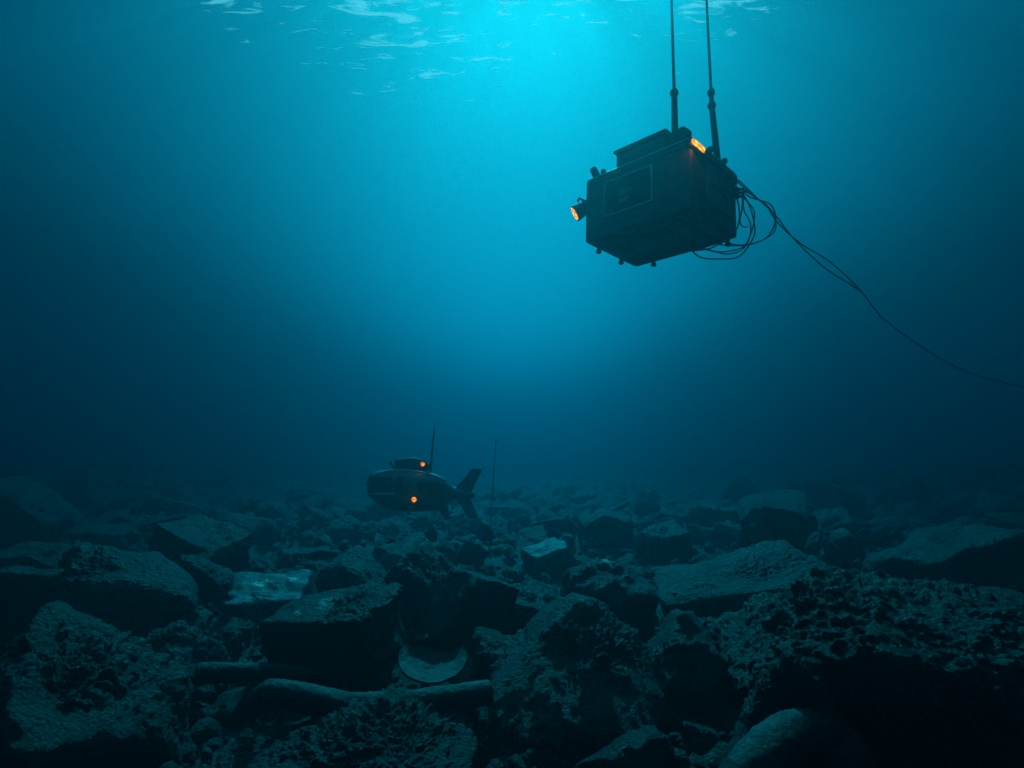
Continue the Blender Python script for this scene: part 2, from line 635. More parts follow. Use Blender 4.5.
def hero(label, cx, by, w, topy, style='block', seed=1, r=(0, 0, 0), depth=.8, sub=6, crust=1.0, mat='rock', cuts=6,
         name='rock', cat='rock', group=None, patches=None, t=None):
    if t is None:
        p, t = on_ground(cx, by)
    else:
        p = np.array([0, 0, CAM_Z]) + ray_dir(cx, by) * t
    W = w * t / F_PX
    D = W * depth
    W *= (t + .35 * D) / t
    t2 = t + .45 * D
    ctr = np.array([0, 0, CAM_Z]) + ray_dir(cx, by) * t
    x = ctr[0] * t2 / t
    y = ctr[1] + .45 * D
    # top height at the rock's middle depth
    q = ray_dir(cx, topy)
    z_top = CAM_Z + q[2] * (y - .1 * D) / q[1]
    z_bot = min(gz(x, y), p[2]) - .22 * (z_top - p[2]) - .05
    H = z_top - z_bot
    V, Fc = rock_verts((W, D, H), seed, style, r, sub, crust, cuts)
    base = np.array([0, 0, H / 2])
    if patches:
        mm = obj_patch_mat(mat if mat in ('rock', 'rock_pale') else 'rock', mat + '_with_patches',
                           [((x + a * W, y + b * D, z_bot + c * H), rr) for a, b, c, rr in patches])
    else:
        mm = M[mat]
    o = mesh_obj(name, V + base, Fc, mm)
    o.location = (x, y, z_bot)
    tag(o, label, cat, group)
    FOOT.append((x, y, W / 2, D / 2))
    return o


FOOT = []
# --- near boulders (label, centre x, base y, width, top y ...)
hero('large crusted boulder with a tall peaked ridge filling the bottom left corner', 28, 880, 262, 624, 'mound', 11, (0, -9, 8), 1.0, 7, 1.2, cuts=4)
hero('big pitted crusty boulder in the bottom centre right of the bent pipe', 577, 768, 182, 603, 'mound', 5, (-4, 0, -10), 1.0, 7, 1.3, cuts=6)
hero('narrow ribbed rock leaning against the right side of the pitted centre boulder', 692, 728, 110, 616, 'mound', 23, (0, -8, 15), .9, 6, .9, mat='rock_dark')
hero('huge crusted boulder with a deep shadowed face filling the lower right', 890, 850, 340, 576, 'crusty', 34, (20, -6, -10), .9, 7, 1.6, cuts=10)
hero('rounded black boulder in front of the huge crusted boulder on the right', 796, 880, 150, 650, 'round', 39, (0, 0, 0), .8, 7, 1.3, mat='rock_dark')
hero('low rough crusted rock in front of the bent pipe at the bottom edge', 362, 840, 250, 718, 'mound', 42, (-6, 0, 0), .9, 7, 1.2)
hero('smooth faced wedge of rock at the right end of the low bottom rock', 466, 775, 66, 709, 'wedge', 45, (0, -10, 30), .9, 6, .35)
hero('large flat topped block with two pale flecks above the bent pipe', 334, 702, 134, 590, 'block', 51, (16, -9, -16), .85, 7, .8,
     patches=[(-.05, -.12, .93, .14), (-.24, -.25, .88, .08)], cuts=4)
hero('pale flat slab with a bright patch behind the large flat topped block', 268, 632, 86, 576, 'slab', 61, (14, -5, 12), .9, 6, .5, mat='rock_pale',
     patches=[(-.1, .0, .95, .16), (.25, .1, .95, .1)])
hero('dark peaked boulder with a slanting ridge right behind the angular block', 428, 632, 112, 542, 'wedge', 73, (0, 0, -25), .8, 6, .7)
hero('sharp edged angular block with a clean dark face left of centre', 470, 655, 94, 566, 'block', 82, (0, 24, 28), .8, 6, .25, cuts=2)
hero('big angular dark boulder with a crusted sloping top on the left', 116, 655, 166, 545, 'crusty', 95, (14, 20, 12), .8, 7, 1.3)
hero('slanted slab with a raised left corner above the left dark boulder', 198, 582, 100, 517, 'slab', 101, (14, 18, -14), .8, 6, .7)
hero('rounded dark rock between the corner boulder and the short pipe', 163, 718, 112, 630, 'mound', 112, (0, 6, 0), .8, 6, 1.0, mat='rock_dark')
hero('dark rock lump just left of the pale slab with the bright patch', 196, 606, 68, 555, 'crusty', 123, (0, 12, 0), .8, 6, .9, mat='rock_dark')
hero('smooth shadowed rock cut by the left edge of the frame', 8, 665, 80, 568, 'block', 133, (0, 8, 0), .8, 6, .6)
hero('arched rock with a pale fleck behind the pitted centre boulder', 610, 655, 96, 563, 'round', 144, (0, 0, 0), .8, 6, .5,
     patches=[(-.02, .0, .97, .11), (.16, -.36, .70, .08)])
hero('long slab with a glistening crusted top in the right middle distance', 744, 642, 176, 546, 'slab', 152, (16, -16, -8), .8, 7, .9, cuts=4)
hero('dark squarish boulder standing behind the long glistening slab', 780, 566, 74, 505, 'block', 163, (0, 8, 20), .8, 6, .8, mat='rock_dark')
hero('tilted dark slab leaning right of the squarish boulder', 828, 580, 70, 531, 'wedge', 175, (0, 0, 20), .8, 6, .7, mat='rock_dark')
hero('large block with a pale left face near the right edge', 962, 622, 180, 527, 'crusty', 182, (16, -10, 12), .8, 7, 1.2, cuts=5)
hero('small pale flat slab in the centre of the middle distance', 551, 578, 60, 541, 'slab', 193, (12, -14, 18), .9, 6, .2, mat='rock_pale', cuts=2)
hero('dark ledge of rock directly above the small pale slab', 606, 548, 56, 513, 'block', 204, (0, 0, 10), .9, 5, .7, mat='rock_dark')
hero('tilted slab with a shaded front right of the small pale slab', 664, 568, 52, 521, 'slab', 214, (14, -10, 10), .9, 6, .5)
hero('broad crusted slab right beside the angular block', 523, 640, 76, 584, 'slab', 223, (14, 14, 8), .9, 6, .7)
hero('low rock cut by the right edge of the frame beneath the pale faced block', 1008, 655, 80, 592, 'crusty', 233, (0, -10, 0), .8, 6, .6)
hero('long low slab lying on the left far side', 102, 552, 62, 524, 'slab', 245, (6, 6, 8), .8, 5, .4)
hero('tall dim boulder in the far left with a rounded shoulder', 22, 562, 96, 476, 'crusty', 251, (0, 12, 0), .8, 6, .8, mat='rock_dark')
hero('humped rock behind the slanted slab on the left', 232, 552, 66, 514, 'round', 262, (0, 0, 0), .8, 6, .7)
hero('sloping rock between the pale slab and the dark peaked boulder', 348, 598, 92, 549, 'wedge', 272, (0, 0, -20), .8, 6, .8)
hero('flat pale rock at the left edge of the middle distance', 32, 588, 70, 545, 'slab', 283, (10, 4, 10), .9, 6, .4)
hero('small dark rock left of the long low slab', 62, 565, 34, 541, 'round', 293, (0, 0, 0), .9, 5, .6, mat='rock_dark')
hero('dim distant boulder on the right horizon', 742, 508, 48, 475, 'round', 303, (0, 0, 0), .9, 5, .7, mat='rock_dark')
hero('dim distant boulder with a square shoulder near the right horizon', 836, 522, 58, 479, 'block', 313, (0, 0, 30), .9, 5, .8, mat='rock_dark')
hero('mound of rock with a dark hollow below the long glistening slab', 690, 672, 74, 622, 'round', 323, (0, 0, 0), .9, 6, .9)
hero('small rock in the gap above the short pipe', 222, 668, 40, 628, 'round', 333, (0, 0, 0), .9, 6, 1.0)
hero('small lumpy rock under the pale slab with the bright patch', 236, 648, 36, 622, 'round', 343, (0, 0, 0), .9, 6, 1.0)
hero('knobbly rock at the foot of the pitted centre boulder', 520, 775, 60, 726, 'round', 353, (0, 0, 0), .9, 6, 1.1)
hero('low knobbly rock at the bottom edge left of the leaning pipe', 625, 800, 110, 737, 'round', 363, (0, 0, 0), .7, 6, 1.2)
hero('dark rock squeezed between the flat topped block and the curved plate', 395, 700, 44, 668, 'round', 373, (0, 0, 0), .9, 5, .9, mat='rock_dark')
hero('dark rock mass under the sharp edged angular block', 496, 690, 66, 634, 'crusty', 377, (0, 0, 0), .8, 6, .7, mat='rock_dark')

# --- repeats: prototype shapes copied and scaled
protos = []
for i in range(14):
    st = ['crusty', 'slab', 'round', 'wedge', 'block'][i % 5]
    V, Fc = rock_verts((1.0, .85, .55 if st != 'slab' else .32), 500 + i, st, (random.Random(i).uniform(-15, 15), random.Random(i + 9).uniform(-15, 15), 0), 5, .8)
    me_o = mesh_obj('rock', V, Fc, [M['rock'], M['rock_dark'], M['rock']][i % 3])
    protos.append(me_o.data)
    bpy.data.objects.remove(me_o)

rnd = random.Random(5)
ZONES = [  # x range factor (px), depth range, count, size range, label, group
    ((-40, 330), (9.5, 15), 20, (.5, 1.1), 'weathered rock among the rubble in the left middle distance', 'rubble rocks in the left middle distance'),
    ((330, 700), (9.5, 15), 20, (.4, 1.0), 'weathered rock among the rubble in the centre middle distance', 'rubble rocks in the centre middle distance'),
    ((700, 1070), (9.5, 15), 20, (.5, 1.2), 'weathered rock among the rubble in the right middle distance', 'rubble rocks in the right middle distance'),
    ((-40, 330), (15, 36), 60, (.8, 2.4), 'dim rock on the far left seabed fading into blue water', 'distant rocks on the far left'),
    ((330, 700), (15, 36), 60, (.6, 1.8), 'dim rock on the far central seabed fading into blue water', 'distant rocks in the far centre'),
    ((700, 1070), (15, 36), 60, (.8, 2.4), 'dim rock on the far right seabed fading into blue water', 'distant rocks on the far right'),
    ((-20, 1044), (4.6, 9.5), 52, (.16, .42), 'small loose stone lying in a gap between the near boulders', 'loose stones between the near boulders'),
]
for (x0, x1), (d0, d1), n, (s0, s1), lab, grp in ZONES:
    k = tries = 0
    while k < n and tries < 3000:
        tries += 1
        d = d0 * (d1 / d0) ** rnd.random()
        s = rnd.uniform(s0, s1) * rnd.uniform(.7, 1.15)
        x = (rnd.uniform(x0, x1) - 512) / F_PX * d
        if 10.3 < d < 22 and -3.2 < x * 13 / d < .4 and s > .45:   # open bed of low stones around the submersible
            s *= .5
        if any(abs(x - a) < W * .85 + s * .4 and abs(d - b) < D * .85 + s * .4 for a, b, W, D in FOOT):
            continue
        o = bpy.data.objects.new('rock' if s > .5 else 'stone', protos[rnd.randrange(len(protos))])
        C.objects.link(o)
        o.location = (x, d, gz(x, d) + s * rnd.uniform(.06, .16))
        o.scale = (s, s * rnd.uniform(.8, 1.2), s * rnd.uniform(.8, 1.25))
        o.rotation_euler = (rnd.gauss(0, .22), rnd.gauss(0, .22), rnd.uniform(0, 6.28))
        tag(o, lab, 'rock' if s > .5 else 'stone', grp)
        FOOT.append((x, d, s * .3, s * .3))
        k += 1


def gravel():
    """small stones and grit nobody could count, one object"""
    rs = np.random.RandomState(3)
    shapes = []
    for i in range(8):
        D, Fc = ico(2)
        V = D * (1 + .35 * fbm(D * 1.3 + i * 9, 2))[:, None] * np.array([1, rs.uniform(.7, 1), rs.uniform(.5, .8)])
        shapes.append((V, Fc))
    n = 5200
    Vs, Fs, off = [], [], 0
    d = 3.2 * (22 / 3.2) ** rs.rand(n)
    x = (rs.uniform(-60, 1084, n) - 512) / F_PX * d
    z = ground_z(x, d)
    s = np.exp(rs.normal(-3.15, .5, n)) * np.clip(d / 7, .8, 2.2)
    for i in range(n):
        V, Fc = shapes[i % 8]
        R = rot(*rs.uniform(-180, 180, 3))
        Vs.append((V * s[i]) @ R.T + np.array([x[i], d[i], z[i] + .05 + rs.uniform(-.4, .9) * s[i]]))
        Fs.append(Fc + off)
        off += len(V)
    tag(mesh_obj('gravel', np.vstack(Vs), np.vstack(Fs), M['rock']), kind='stuff')


gravel()


# ---------------------------------------------------------------- pipes and the curved plate
def world_at(px, py, t):
    return np.array([0, 0, CAM_Z]) + ray_dir(px, py) * t


def pipe(name, label, pts, rad, cat='pipe', lump=.010):
    P = spline(pts, 14)
    R = np.interp(np.linspace(0, 1, len(P)), np.linspace(0, 1, len(rad)), rad)
    o0 = P[0].copy()
    V, Fq = tube(P, R, 40)
    ctr = np.repeat(P, 40, axis=0)
    N = V[:-2] - ctr
    N /= np.linalg.norm(N, axis=1)[:, None]
    V[:-2] += N * (lump * fbm(V[:-2] * 4, 3) + .006 * billow(V[:-2] * 18, 2))[:, None]
    o = mesh_obj(name, V - o0, Fq, M['plate'])
    o.location = o0
    tag(o, label, cat)
    return o


pipe('bent_pipe', 'long bent silt covered pipe lying between the flat topped block and the low bottom rock',
     [world_at(250, 712, 4.95), world_at(268, 695, 5.0), world_at(300, 697, 4.95), world_at(345, 706, 4.85), world_at(400, 705, 4.85), world_at(450, 698, 4.95), world_at(489, 693, 5.1)],
     [.085, .112, .11, .105, .10, .10, .10])
pipe('short_pipe', 'short straight grey pipe poking out left of the flat topped block',
     [world_at(196, 674, 5.5), world_at(240, 672, 5.6), world_at(280, 672, 5.8), world_at(310, 674, 5.9)], [.085, .085, .08, .08], lump=.01)
pipe('leaning_pipe', 'thick dim pipe leaning up from the bottom edge beneath the huge right boulder',
     [world_at(715, 830, 3.2), world_at(748, 785, 3.3), world_at(775, 750, 3.4), world_at(800, 733, 3.55), world_at(835, 730, 3.8)], [.155, .155, .14, .125, .10])


def curved_plate():
    # a dished fragment of plate standing on its rim, hollow side up and toward the open water
    n, mR = 48, 26
    V, Fq = [], []
    for side in (0, 1):
        for i in range(mR + 1):
            for k in range(n):
                a = 2 * math.pi * k / n
                r = i / mR
                x, y = .31 * r * math.cos(a), .31 * r * math.sin(a)
                z = -.07 + .07 * r * r + (-.03 if side else 0)
                V.append((x, y, z))
    V = np.array(V)
    V[:, 2] += .012 * fbm(V * 7, 3)
    V[:, 1] = np.minimum(V[:, 1], .16 + .03 * pn(V * 5))
    for side in (0, 1):
        o = side * (mR + 1) * n
        for i in range(mR):
            for k in range(n):
                k2 = (k + 1) % n
                f = (o + i * n + k, o + i * n + k2, o + (i + 1) * n + k2, o + (i + 1) * n + k)
                Fq.append(f[::-1] if side else f)
    a, b = mR * n, (mR + 1) * n + mR * n
    for k in range(n):
        k2 = (k + 1) % n
        Fq.append((a + k, b + k, b + k2, a + k2))
    ob = mesh_obj('curved_plate', V, np.array(Fq), M['plate'])
    p = world_at(433, 656, 5.6)
    ob.location = p
    ob.rotation_euler = (math.radians(24), math.radians(3), 0)
    tag(ob, 'smooth dished plate fragment lying in shadow below the sharp edged angular block', 'plate fragment')


curved_plate()

def glow(name, loc, watts, parent):
    d = bpy.data.lights.new(name, 'POINT')
    d.energy = watts
    d.color = (1, .22, .02)
    d.shadow_soft_size = .03
    o = bpy.data.objects.new(name, d)
    C.objects.link(o)
    o.parent = parent
    o.location = loc
    return o


# ---------------------------------------------------------------- hanging box shaped underwater robot
L_, W_, H_ = 1.30, .935, .731
rob = empty('underwater_robot', (1.586, 6.444, CAM_Z + 2.288), (-.0732, -.0199, -.7916))
tag(rob, 'boxy dark underwater robot with two masts and amber lamps hanging near the surface', 'underwater robot')


def pt(bm, name, mat, parent=None, **k):
    return bm_obj(name, bm, mat, parent or rob, **k)


bm = bmesh.new()
add_box(bm, (0, 0, H_ / 2), (L_, W_, H_), .035, seg=4)
body = pt(bm, 'body', M['hull'])
# roof rim
bm = bmesh.new()
for s in (-1, 1):
    add_box(bm, (0, s * (W_ / 2 - .028), H_ + .004), (L_ - .09, .03, .016), .005)
    add_box(bm, (s * (L_ / 2 - .028), 0, H_ + .005), (.03, W_ - .13, .014), .005)
pt(bm, 'roof_rim', M['metal'])
for a, b in (((-L_ / 2 + .03, -W_ / 2 + .004, H_ - .006), (L_ / 2 - .03, -W_ / 2 + .004, H_ - .006)),
             ((L_ / 2 - .004, -W_ / 2 + .03, H_ - .006), (L_ / 2 - .004, W_ / 2 - .03, H_ - .006))):
    bm = bmesh.new()
    add_cyl(bm, a, b, .012, .012, 12)
    pt(bm, 'edge_highlight', M['trim'])  # bright tube added along the roof edge to imitate rim light
# front window
yF = -W_ / 2
fw = Vector((-.085, yF, .41))


def frame(bm, c, w, h, t, dp, axis='y'):
    a = Vector((1, 0, 0)) if axis == 'y' else (Vector((0, 1, 0)) if axis == 'x' else Vector((1, 0, 0)))
    b = Vector((0, 0, 1)) if axis in 'xy' else Vector((0, 1, 0))
    nrm = Vector((0, 1, 0)) if axis == 'y' else (Vector((1, 0, 0)) if axis == 'x' else Vector((0, 0, 1)))
    def sz(u, v):
        s = [0, 0, 0]
        for i in range(3): s[i] = abs(a[i]) * u + abs(b[i]) * v + abs(nrm[i]) * dp
        return s
    for s in (-1, 1):
        add_box(bm, c + b * s * (h / 2 - t / 2), sz(w, t), min(t, dp) * .3)
        add_box(bm, c + a * s * (w / 2 - t / 2), sz(t, h - 2 * t - .001), min(t, dp) * .3)


bm = bmesh.new()
frame(bm, fw, .60, .405, .018, .026)
win = pt(bm, 'window_frame', M['trim'])
bm = bmesh.new()
add_box(bm, fw, (.565, .012, .37), .004)
add_box(bm, fw + Vector((-.03, -.008, -.03)), (.22, .006, .20), .002)
pane = pt(bm, 'window', M['glass'])
bm = bmesh.new()
add_box(bm, fw + Vector((-.03, -.012, .01)), (.16, .004, .07), .001)
add_box(bm, fw + Vector((-.05, -.012, -.075)), (.11, .004, .05), .001)
pt(bm, 'display', M['panel'], pane)
# seams, bolts, small fittings on the front
bm = bmesh.new()
for z in (.105, .66):
    add_box(bm, (-.02, yF - .002, z), (L_ - .16, .006, .008), .001)
add_box(bm, (.34, yF - .002, .38), (.008, .006, .53), .001)
pt(bm, 'panel_seam', M['dark'])
for (x, z) in ((-.47, .372), (-.58, .62), (-.58, .12), (.30, .14), (.55, .12), (.42, .62)):
    bm = bmesh.new()
    add_cyl(bm, (x, yF + .01, z), (x, yF - .014, z), .014, .011, 10)
    pt(bm, 'bolt', M['metal'])
# right end: recessed-looking bay, handle, hatch
xR = L_ / 2
bm = bmesh.new()
frame(bm, Vector((xR, .05, .40)), .62, .50, .03, .03, 'x')
bay = pt(bm, 'side_bay', M['dark'])
bm = bmesh.new()
add_box(bm, (xR + .003, .05, .40), (.012, .555, .435), .003)
pt(bm, 'side_hatch', M['panel'], bay)
bm = bmesh.new()
add_cyl(bm, (xR + .05, -.06, .39), (xR + .05, .17, .28), .022, .018)
add_cyl(bm, (xR, -.06, .39), (xR + .055, -.06, .39), .014)
add_cyl(bm, (xR, .17, .28), (xR + .055, .17, .28), .014)
pt(bm, 'handle', M['metal'])
bm = bmesh.new()
add_cyl(bm, (xR + .002, -.08, .62), (xR + .06, .10, .66), .018)
add_cyl(bm, (xR, .22, .60), (xR + .07, .22, .60), .05, .045)
add_box(bm, (xR + .02, .36, .62), (.05, .10, .12), .012)
pt(bm, 'side_fitting', M['dark'])
bm = bmesh.new()
add_box(bm, (xR + .012, .44, .50), (.05, .07, .12), .012)
for k, z in enumerate((.46, .50, .54)):
    add_cyl(bm, (xR + .02, .45, z), (xR + .075, .49, z), .017, .014, 10)
pt(bm, 'cable_socket', M['dark'])
# underside plates, rails, hatch
bm = bmesh.new()
add_box(bm, (-.02, -.385, -.012), (1.12, .05, .03), .008)
add_box(bm, (-.02, .40, -.012), (1.12, .05, .03), .008)
for x in (-.42, .44):
    add_box(bm, (x, 0, -.010), (.05, .70, .025), .006)
pt(bm, 'skid_rail', M['dark'])
bm = bmesh.new()
frame(bm, Vector((-.08, .02, -.012)), .60, .44, .03, .03, 'z')
hat = pt(bm, 'belly_hatch', M['dark'])
bm = bmesh.new()
add_box(bm, (-.08, .03, -.009), (.50, .20, .02), .004)
pt(bm, 'hatch_plate', M['panel'], hat)
bm = bmesh.new()
add_box(bm, (.55, -.05, -.008), (.11, .50, .02), .006)
pt(bm, 'belly_plate', M['panel'])
bm = bmesh.new()
add_box(bm, (.33, .04, -.008), (.12, .22, .02), .006)
pt(bm, 'belly_plate', M['panel'])
bm = bmesh.new()
add_box(bm, (-.52, -.1, -.008), (.11, .36, .02), .006)
pt(bm, 'belly_plate', M['panel'])
for (x, y) in ((-.60, -.28), (-.60, .14), (-.35, .43), (.56, .43), (.56, -.40)):
    bm = bmesh.new()
    add_cyl(bm, (x, y, .0), (x, y, -.045), .022, .02, 12)
    add_ball(bm, (x, y, -.055), .032, (1, 1, .8))
    pt(bm, 'foot', M['dark'])
# raised equipment housing on the roof
bm = bmesh.new()
add_box(bm, (.03, -.24, H_ + .10), (.60, .36, .22), .012)
hs = pt(bm, 'roof_housing', M['hull'])
bm = bmesh.new()
add_box(bm, (.03, -.24, H_ + .222), (.655, .41, .026), .008)
pt(bm, 'housing_lid', M['dark'], hs)
# spotlight cluster at the roof's near corner
bm = bmesh.new()
add_cyl(bm, (.50, -.40, H_ - .01), (.50, -.40, H_ + .05), .035)
add_cyl(bm, (.53, -.44, H_ + .11), (.53, -.35, H_ + .12), .062, .062, 20)
add_ball(bm, (.53, -.395, H_ + .115), .058)
add_cyl(bm, (.47, -.38, H_ + .02), (.545, -.42, H_ + .03), .03)
pt(bm, 'camera_head', M['dark'])
q = Euler((math.radians(-24), math.radians(-10), math.radians(-14)))
LC = Vector((.662, -.40, H_ - .085))
bm = bmesh.new()
add_box(bm, LC, (.06, .215, .105), .018, q, 3)
add_cyl(bm, (.60, -.30, H_ + .01), (.655, -.31, H_ - .03), .022)
lh = pt(bm, 'headlight', M['dark'])
bm = bmesh.new()
add_box(bm, LC + q.to_matrix() @ Vector((.030, 0, 0)), (.014, .175, .07), .006, q)
pt(bm, 'lens', M['lamp'], lh)
glow('amber_glow', LC + q.to_matrix() @ Vector((.06, -.07, -.05)), 1.1, rob)
# knobs along the right top edge
for (x, y, z, r_) in ((.655, -.10, H_ + .03, .036), (.655, .20, H_ + .035, .034)):
    bm = bmesh.new()
    add_cyl(bm, (x - .05, y - .03, H_ - .03), (x, y, z), .018, .02, 12)
    add_ball(bm, (x, y, z), r_)
    pt(bm, 'knob', M['dark'])
# stub sensor on the left of the roof
bm = bmesh.new()
add_cyl(bm, (-.50, -.43, H_ - .02), (-.575, -.43, H_ + .13), .042, .042, 18)
add_cyl(bm, (-.48, -.43, H_ + .0), (-.44, -.43, H_ + .05), .018)
add_ball(bm, (-.435, -.43, H_ + .055), .03)
pt(bm, 'stub_sensor', M['dark'])
# left side lamp on its bracket
bm = bmesh.new()
A, B = Vector((-.665, -.34, .51)), Vector((-.81, -.455, .40))
add_cyl(bm, A, B, .06, .095, 20)
add_box(bm, (-.69, -.40, .47), (.10, .09, .12), .02)
add_cyl(bm, (-.66, -.40, .50), (-.76, -.44, .575), .012)
add_cyl(bm, (-.76, -.44, .575), (-.80, -.42, .56), .014)
lh = pt(bm, 'headlight', M['dark'])
bm = bmesh.new()
dB = (B - A).normalized()
add_cyl(bm, B - dB * .01, B + dB * .006, .074, .074, 20)
pt(bm, 'lens', M['lamp'], lh)
# masts
for base, mid, top in (((.435, -.40, H_ - .02), (.43, -.40, 1.348), (.395, -.40, 3.1)),
                       ((.60, .17, H_ - .03), (.60, .060, 1.36), (.60, -.034, 3.1))):
    base, mid, top = Vector(base), Vector(mid), Vector(top)
    bm = bmesh.new()
    add_cyl(bm, base, mid, .036, .030, 18)
    add_cyl(bm, base, base.lerp(mid, .1), .05, .045, 18)
    ms = pt(bm, 'mast', M['rod'])
    bm = bmesh.new()
    add_ball(bm, mid, .044, (1, 1, 1.15))
    if base.x > .5:
        j = mid.lerp(top, .085)
        add_cyl(bm, mid, j, .027, .024, 14)
        add_ball(bm, j, .040, (1, 1, 1.3))
    pt(bm, 'joint', M['dark'], ms)
    bm = bmesh.new()
    add_cyl(bm, mid, top, .016, .011, 10)
    pt(bm, 'whip_rod', M['rod'], ms)
# looped cables at the right end
LOOPS = [
    [(.71, .49, .54), (0.728, 0.62, 0.50), (0.903, 0.733, 0.393), (0.922, 0.799, 0.217), (0.86, 0.836, 0.111), (0.637, 0.838, 0.06), (0.44, 0.70, 0.05), (0.353, 0.46, 0.03)],
    [(.71, .49, .50), (0.70, 0.62, 0.46), (0.71, 0.76, 0.38), (0.633, 0.862, 0.233), (0.532, 0.871, 0.076), (0.396, 0.80, 0.03), (0.308, 0.65, 0.0), (0.25, 0.45, 0.0)],
    [(.71, .49, .46), (0.67, 0.60, 0.355), (0.69, 0.698, 0.23), (0.639, 0.762, 0.081), (0.546, 0.764, -0.009), (0.419, 0.713, -0.038), (0.322, 0.60, -0.02), (0.233, 0.374, -0.02)],
    [(.71, .49, .50), (0.60, 0.70, 0.43), (0.485, 0.89, 0.383), (0.511, 0.931, 0.328), (0.503, 1.053, 0.385)],
    [(.71, .49, .54), (0.846, 0.525, 0.412), (0.975, 0.554, 0.247), (0.991, 0.602, 0.127), (0.887, 0.667, 0.024), (0.743, 0.674, -0.011), (.60, .60, -.02), (.50, .45, .0)],
    [(0.22, 0.25, -0.01), (0.263, 0.20, -0.10), (0.317, 0.20, -0.18), (0.373, 0.282, -0.21), (0.464, 0.436, -0.193), (0.556, 0.593, -0.157), (0.651, 0.606, -0.11), (0.784, 0.562, 0.019), (0.819, 0.494, 0.14), (0.77, 0.50, 0.349), (.71, .49, .46)],
]
for lp in LOOPS:
    V, Fq = tube(spline(lp, 12), .0075, 8)
    mesh_obj('cable', V, Fq, M['cable'], rob)
V, Fq = tube(spline([(.66, .10, .66), (.72, .20, .60), (.70, .36, .42), (.69, .44, .22), (.60, .47, .06), (.35, .46, -.03), (.1, .40, -.02)], 12), .008, 8)
mesh_obj('cable', V, Fq, M['cable'], rob)

# tether running off to the right
T1 = [(2.30, 6.50, 5.23), (2.352, 6.444, 5.261 - .03), (2.482, 6.458, 5.131), (2.632, 6.52, 5.033), (2.806, 6.581, 4.944), (2.971, 6.698, 4.795), (3.321, 6.919, 4.629), (3.795, 7.186, 4.489), (4.322, 7.517, 4.236), (4.813, 7.854, 3.931), (5.798, 8.494, 3.619), (6.796, 9.122, 3.409), (8.258, 9.941, 3.29), (11.277, 11.47, 3.121), (17.794, 14.13, 1.863), (24, 17, .6), (27, 19, .5)]
T2 = [(2.36, 6.46, 5.20), (2.439, 6.422, 5.17), (2.634, 6.445, 4.989), (2.885, 6.545, 4.815), (3.218, 6.818, 4.629), (3.685, 7.097, 4.387), (4.143, 7.411, 4.283), (4.36, 7.54, 4.21)]
teth = empty('tether_cable', T1[0])
tag(teth, 'thin black double tether cable trailing from the hanging robot to the right edge', 'cable')
for pts in (T1, T2):
    V, Fq = tube(spline(pts, 12), .008, 8)
    mesh_obj('cable_strand', V - np.array(T1[0]), Fq, M['cable'], teth)


# ---------------------------------------------------------------- fish tailed submersible
K = 13 / F_PX
sub_pos = world_at(408, 490, 13.0)
sub = empty('submersible', sub_pos, (0, 0, math.radians(10)))
tag(sub, 'small fish tailed submersible with amber lamps hovering above the rubble', 'submersible')


def S(px, py):  # profile units (photo pixels about the hull centre) -> metres in the hull's own frame
    return ((px - 408) * K * 1.015, (490 - py) * K)


def loft(stations, seg=48, sub_=6, power=3.0):
    """stations: (px, top_py, bottom_py, half width m)"""
    st = np.array(stations, float)
    t = np.arange(len(st))
    tt = np.linspace(0, len(st) - 1, (len(st) - 1) * sub_ + 1)
    from_s = spline(st, sub_)
    V, Fq = [], []
    n = len(from_s)
    for (px, tp, bt, w) in from_s:
        x, zt = S(px, tp); _, zb = S(px, bt)
        c, h = (zt + zb) / 2, max((zt - zb) / 2, .002)
        for k in range(seg):
            a = 2 * math.pi * k / seg
            ca, sa = math.cos(a), math.sin(a)
            V.append((x, w * math.copysign(abs(ca) ** (2 / power), ca), c + h * math.copysign(abs(sa) ** (2 / power), sa)))
    for i in range(n - 1):
        for k in range(seg):
            k2 = (k + 1) % seg
            Fq.append((i * seg + k, (i + 1) * seg + k, (i + 1) * seg + k2, i * seg + k2))
    V.append(tuple(np.mean(V[:seg], axis=0))); V.append(tuple(np.mean(V[(n - 1) * seg:n * seg], axis=0)))
    a, b = len(V) - 2, len(V) - 1
    for k in range(0, seg, 2):
        k1, k2 = k + 1, (k + 2) % seg
        Fq.append((a, k, k1, k2))
        o = (n - 1) * seg
        Fq.append((b, o + k2, o + k1, o + k))
    return np.array(V), np.array(Fq)


HULL = [(368.8, 480, 490, .20), (370.2, 475.5, 494, .29), (375, 471.8, 499.5, .37), (388, 469.5, 507.5, .42), (402, 468.8, 510.5, .45),
        (420, 470.5, 511, .45), (436, 474.5, 510.5, .41), (444, 479, 507.5, .33), (448, 483.5, 502.5, .22), (451.5, 486.4, 499.6, .15)]
V, Fq = loft(HULL, power=3.2)
hull = mesh_obj('hull', V, Fq, M['sub_hull'], sub)
V, Fq = loft([(450, 486.2, 499.5, .15), (456, 487.8, 499.2, .13), (464, 490.3, 499, .11), (471, 491.7, 498.8, .10), (473.5, 492.6, 498, .08)], power=2.3)
boom = mesh_obj('tail_boom', V, Fq, M['sub_hull'], sub)


